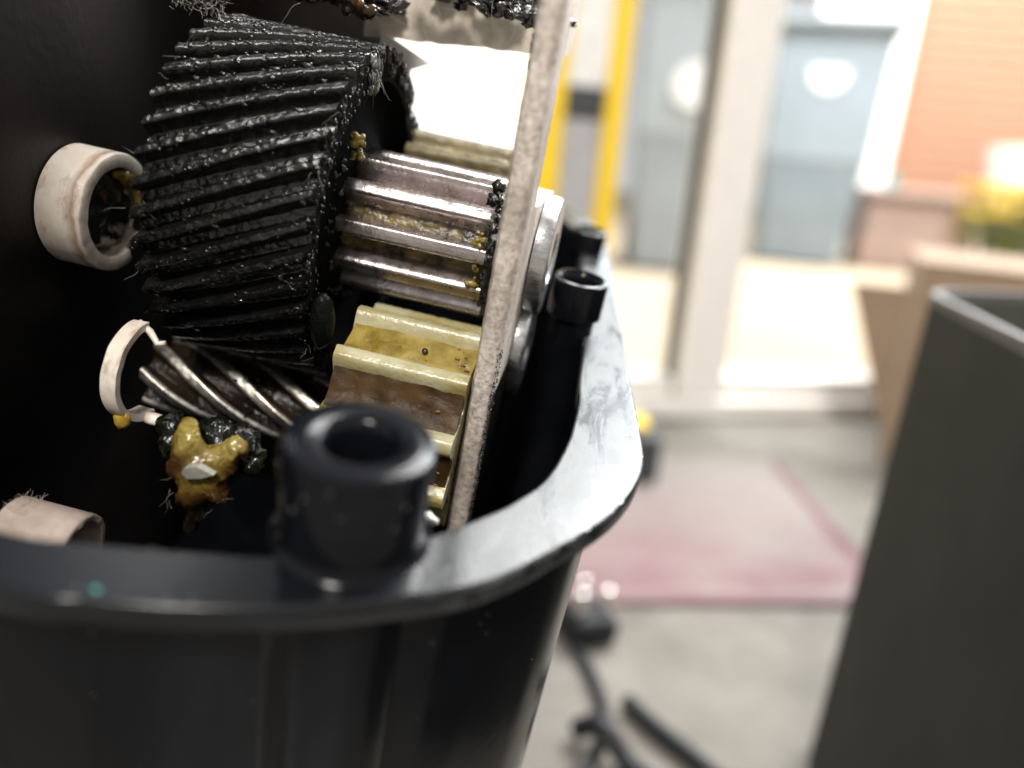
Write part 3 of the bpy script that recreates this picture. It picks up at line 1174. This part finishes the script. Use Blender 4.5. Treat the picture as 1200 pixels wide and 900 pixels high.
# ---- brown olive gear behind the pinion
og = Local("rear_gear", (-27, 159.5, -43.5), "translucent brown olive gear seen behind the steel pinion in the bright gap", "gear")
og.part("toothed_body", gear(12, 10.2, 12.5, -42, -16.5, 159.5, -43.5, .05, th0=.33, ax=40, prof=20, disp=.16, dfr=.9, width=.44), MT['olive'], auto=55)

# ---- bright helical pinion under the black gear
hp = Local("helical_pinion", (-57, 123.0, -80.0), "bright steel helical pinion smeared with oil under the large black gear", "gear")
hp.part("toothed_shaft", gear(6, 4.2, 7.1, -78.0, -43.0, 123.0, -80.0, -.62, th0=.1, ax=80, prof=28, disp=.05, dfr=1.0, width=.44), MT['steel2'], auto=55)
_o = [c for c in hp.o.children if c.name.startswith('toothed_shaft')][0]
_o.data.materials.append(MT['dark_oil'])
for _p in _o.data.polygons:
    _c = _p.center * 1000 + hp.b
    if math.hypot(_c.y - 123.0, _c.z + 80.0) < 6.0:
        _p.material_index = 1
hp.part("shaft", revolve_x([(-78.1, .05), (-78.1, 3.4), (-36, 3.4), (-36, .05)], 123.0, -80.0, 20), MT['cap'], auto=40)
D = []
for i in range(26):
    a = R(rng.uniform(110, 200))
    s = rng.uniform(.1, .35)
    x = rng.uniform(-72, -38)
    D.append(blob((x, 123 + 7.3 * math.cos(a), -80 + 7.3 * math.sin(a)), (s * 1.5, s, s), 1, .6, 1.2, i))
hp.part("grease_clumps", join(*D), MT['grease'], kind='stuff')

# ---- ivory bushes and broken ring
BY, BZ = 121.5, -48.8


def bush(name, x0, x1, y, z, ro, ri, label, notch, rough_amp, mat=None):
    t = Local(name, ((x0 + x1) / 2, y, z), label, "bush")
    n, V = 96, []
    prof = [(0, ri), (0, ro - .5), (.04, ro), (.5, ro), (.95, ro), (.985, ro - .12), (1, ro - .35), (1, ri + .15), (.985, ri), (.5, ri), (.1, ri)]
    for i in range(n):
        a = 2 * math.pi * i / n
        deg = math.degrees(a)
        cut = 0
        for (c, w, dpt) in notch:
            d = abs((deg - c + 180) % 360 - 180)
            if d < w:
                cut = max(cut, dpt * (1 - (d / w) ** 10))
        for (u, r) in prof:
            xe = x1 - cut
            x = x0 + (xe - x0) * u
            v = Vector((x, y + r * math.cos(a), z + r * math.sin(a)))
            if u > .9:
                v.x += rough_amp * noise.noise(v * .7)
            v += noise.noise_vector(v * .5) * .02
            V.append(v)
    t.part("sleeve", (V, grid_faces(n, len(prof), True) + [(i * 11 + 10, ((i + 1) % n) * 11 + 10, ((i + 1) % n) * 11, i * 11) for i in range(n)]), mat or MT['ivory'], auto=50)
    return t


b1 = bush("bearing_bush", -92, -83.8, BY, BZ, 10.4, 7.9, "chipped ivory bush ring on the dark wall left of the large black gear",
          [(335, 14, 3.2), (20, 10, 1.8), (300, 9, 1.2)], .15, MT['bush'])
b1.part("shaft_end", revolve_x([(-85.6, .05), (-85.8, 3), (-85.4, 5.8), (-86.8, 7.5)], BY, BZ, 40, jit=.9, js=.45), MT['cap_d'])
D = [blob((-85.5 + rng.uniform(-1.5, 1), BY + 6.4 * math.cos(a), BZ + 6.4 * math.sin(a)), (rng.uniform(.8, 1.6), rng.uniform(.7, 1.5), rng.uniform(.7, 1.5)), 2, .5, 1.2, i)
     for i, a in enumerate([R(q) for q in (60, 48, 35, 75, 22, 55, 40)])]
b1.part("grease_lump", melt([((-85.0 + .3 * q, BY + 6.6 * math.cos(R(a)), BZ + 6.6 * math.sin(R(a))), 1.0 + .25 * (q % 3)) for q, a in enumerate((72, 60, 48, 36, 24, 12, 0))], .25, .2, 1.0), MT['grease_m2'])
b2 = bush("plastic_tube", -78, -66.0, 82.2, -88.4, 5.6, 4.3, "small cream plastic tube with grey fluff on top low behind the front rim", [], .2, MT["tube"])
D = [fibre((rng.uniform(-77.6, -73), 82 + rng.uniform(-1.5, 2.5), -83.0), rng.uniform(.7, 1.9), .035, 8, (rng.uniform(-1, 1), rng.uniform(-.6, .6), .7)) for i in range(80)]
b2.part("fluff", join(*D), MT['lint'], kind='stuff')

# broken ring: half a ring with hooked ends
br = Local("broken_ring", (-71, 103, -67), "broken ivory plastic half ring at the left end of the bright helical pinion", "ring")
V = []
n = 40
for i in range(n + 1):
    a = R(82 + 190 * i / n)
    wob = .12 * noise.noise(Vector((i * .25, 1, 1)))
    for (x, r) in ((-70.0, 7.2), (-70.0, 8.3), (-67.3, 8.5), (-67.3, 7.3)):
        V.append(Vector((x + wob * 2 + .8 * max(0, (i - 30) / 10), 102.6 + (r + wob) * math.cos(a), -67.2 + (r + wob) * math.sin(a))))
F = [(i * 4 + k, i * 4 + (k + 1) % 4, (i + 1) * 4 + (k + 1) % 4, (i + 1) * 4 + k) for i in range(n) for k in range(4)] + [(0, 1, 2, 3), tuple(n * 4 + k for k in range(4))]
br.part("arc", (V, F), MT['ivory'], auto=40)
br.part("hook", tube([(-69.0, 103.5, -59.2), (-66.8, 103.2, -60.2), (-65.4, 102.8, -61.8), (-64.0, 102.6, -61.2)], .7, 8, lambda t: 1 - .4 * t), MT['ivory'])
br.part("foot", blob((-65.8, 101.2, -75.2), (2.6, 1.2, 1.0), 2, .3, 1), MT['ivory'])
br.part("grease_lump", blob((-67.9, 96.2, -73.2), (1.5, 1.0, 1.6), 2, .5, 1.1, 5), MT['grease_y'])

# ---- dark oval key beside the hub
ky = Local("oval_key", (-41.3, 109.8, -54.3), "dark green oval key wet with grease between the black gear and the cream gear", "key")
ky.part("body", blob((-41.0, 110.2, -54.6), (2.2, 2.2, 4.9), 3, .12, 1.2), MT['key'])

# ---- grease lump under the helical pinion
gl = Local("grease_lump", (-50, 89, -74), "amber grease lump hanging under the bright helical pinion with a white shard in it", "grease")
AM = [((-52.8, 89.8, -69.6), 2.3), ((-52.0, 89.6, -72.0), 2.8), ((-49.8, 90.0, -73.0), 3.0), ((-47.6, 90.6, -71.4), 2.6), ((-51.2, 89.4, -75.4), 3.2), ((-49.0, 89.6, -76.4), 2.4),
      ((-51.8, 88.8, -78.4), 2.3), ((-50.6, 88.2, -80.6), 1.7), ((-51.4, 87.6, -82.6), 1.3), ((-46.0, 91.0, -69.4), 1.9), ((-54.4, 90.2, -74.0), 1.8), ((-53.6, 91.0, -67.6), 1.5)]
V, F = melt(AM, .24)
V = [v + noise.noise_vector(v * .40) * 1.0 + noise.noise_vector(v * 1.6 + Vector((5, 5, 5))) * .22 for v in V]
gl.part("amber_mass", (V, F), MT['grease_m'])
V, F = melt([((-47.0, 95.2, -71.5), 3.2), ((-51.6, 95.8, -71.5), 3.0), ((-57.0, 96, -74.0), 3.0), ((-60.5, 97.5, -72.8), 2.4), ((-54.4, 96.2, -73.0), 2.8), ((-58.6, 95.4, -75.0), 2.4), ((-44.8, 93.4, -72.6), 2.4)], .35)
V = [v + noise.noise_vector(v * .5) * .9 + noise.noise_vector(v * 1.5 + Vector((5, 5, 5))) * .3 for v in V]
gl.part("olive_mass", (V, F), MT['grease_g'])
sh_ = [(-51.6, -71.9), (-51.2, -71.0), (-49.4, -70.4), (-46.9, -71.3), (-48.8, -72.3), (-50.8, -72.8)]
gl.part("shard", ([Vector((x, 85.9 + .12 * (x + 49), z)) for x, z in sh_] + [Vector((x * .985 - .75, 87.2, z * .985 - 1.08)) for x, z in sh_],
                  [(0, 1, 2, 3, 4, 5), (11, 10, 9, 8, 7, 6)] + [(i, (i + 1) % 6, 6 + (i + 1) % 6, 6 + i) for i in range(6)]), MT['shard2'], smooth=False)
D = [fibre((-52 + rng.uniform(-3, 5), 87.6, -78 + rng.uniform(-3, 6)), rng.uniform(1.5, 5), .022, 9) for i in range(12)]
gl.part("strings", join(*D), MT['fibre'], kind='stuff')

# white chip wedged between boss and plate
wc = Local("plastic_chip", (-14.8, 86.5, -69.6), "small white plastic chip lying between the front screw boss and the steel plate", "chip")
wc.part("chip", blob((-14.8, 86.5, -69.8), (1.5, 1.2, 1.0), 2, .6, 1.4, 2), MT['shard'])

# grease and fluff along the top of the machine
tg = Local("top_grease", (-40, 150, -4), "clotted dark grease and grey fluff along the top edge above the black gear", "grease")
D = []
for i in range(170):
    x = rng.uniform(-70, -46) if i < 120 else rng.uniform(-46, -16)
    y = 150 + rng.uniform(-6, 6)
    z = (-9.5 if i < 120 else -5.2) + rng.uniform(-1.2, 3.5) + (-.04 * (x + 40))
    s = rng.uniform(.4, 1.5)
    D.append(blob((x, y, z), (s * 1.6, s, s * .8), 3, .8, 1.5, i))
tg.part("black_clots", join(*D), MT['grease'], kind='stuff')
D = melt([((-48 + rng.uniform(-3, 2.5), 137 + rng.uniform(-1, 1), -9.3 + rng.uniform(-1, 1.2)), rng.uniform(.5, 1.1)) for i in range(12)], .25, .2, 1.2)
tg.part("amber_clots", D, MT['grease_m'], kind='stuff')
D = [fibre((rng.uniform(-66, -16), 140 + rng.uniform(-3, 6), -8.5 + rng.uniform(-3, 2)), rng.uniform(5, 13), .024, 12) for i in range(20)]
tg.part("fluff", join(*D), MT['fibre'], kind='stuff')
D = []
for i in range(18):
    s = rng.uniform(.4, 1.3)
    D.append(blob((-18.5 + rng.uniform(-2.5, 3), 156.4, -12.5 + rng.uniform(-2, 4)), s, 2, .6, 1.2, i + 60))
tg.part("black_clots", join(*D), MT['grease'], kind='stuff')

D = [blob((-42.8 + rng.uniform(-.5, .3), 131.5 + rng.uniform(-2, 2), -18 + rng.uniform(-3, 2.5)), (.5, .8, rng.uniform(.5, 1.4)), 2, .8, 1.4, i) for i in range(22)]
cg.part("grey_grease", join(*D), MT['grease_gy'])
D = [fibre((-42.4 + rng.uniform(-.3, .3), 131 + rng.uniform(-2, 2), -17.5 + rng.uniform(-2, 1)), rng.uniform(3, 8), .09, 8, (rng.uniform(-.2, .3), -.1, -1)) for i in range(9)]
cg.part("grease_strings", join(*D), MT['grease_gy'], kind='stuff')
D = melt([((-43.0 + rng.uniform(-.9, .9), 126.4 + rng.uniform(-.5, .5), -28.6 + rng.uniform(-2.8, 1.4)), rng.uniform(.3, .8)) for i in range(14)], .2, .15, 1.5)
D2 = melt([((-19.4 + rng.uniform(-1.2, .8), 123.4 + rng.uniform(-.4, .4), rng.uniform(-49, -38)), rng.uniform(.25, .6)) for i in range(26)], .2, .15, 1.5)
cg.part("amber_drops", join(D, D2), MT['grease_m2'], kind='stuff')
D = [blob((-17.6 + rng.uniform(-1.2, .8), 124.2 + rng.uniform(-1.5, 2.5), rng.uniform(-41, -29)), rng.uniform(.5, 1.1), 2, .7, 1.3, i) for i in range(12)]
cg.part("green_grease", join(*D), MT['grease_g'])
D = [fibre((-74 + rng.uniform(-4, 5), 131.7 + rng.uniform(-2, 2), -13.5 + rng.uniform(-1, 4)), rng.uniform(.7, 1.8), .028, 6) for i in range(220)]
tg.part("fluff", join(*D), MT['fibre'], kind='stuff')

# tiny dust grains and droplets on the housing front, the wide boss and the rim
D = []
for i in range(9):
    a = R(rng.uniform(200, 330))
    D.append(blob((-20.4 + 8.55 * math.cos(a), 69.0 + 8.55 * math.sin(a), rng.uniform(-60, -47.8)), rng.uniform(.05, .11), 1, .3, 1, i))
for i in range(30):
    k = rng.randrange(40, NP - 40)
    t = rng.random()
    p = o2[k] * (1 - t) + i2[k] * t
    D.append(blob((p.x, p.y, -59.97), rng.uniform(.05, .12), 1, .3, 1, i + 50))
for i in range(22):
    k = rng.randrange(28, 165)
    p = o2[k] + on_[k] * -5.2
    D.append(blob((p.x, p.y, rng.uniform(-110, -66)), rng.uniform(.04, .10), 1, .3, 1, i + 150))
hs.part("dust", join(*D), MT['dust'], kind='stuff')
hs.part("teal_fleck", blob((-40.0, 50.9, -59.6), (.45, .3, .35), 2, .4, 1.2, 4), MT['teal'])
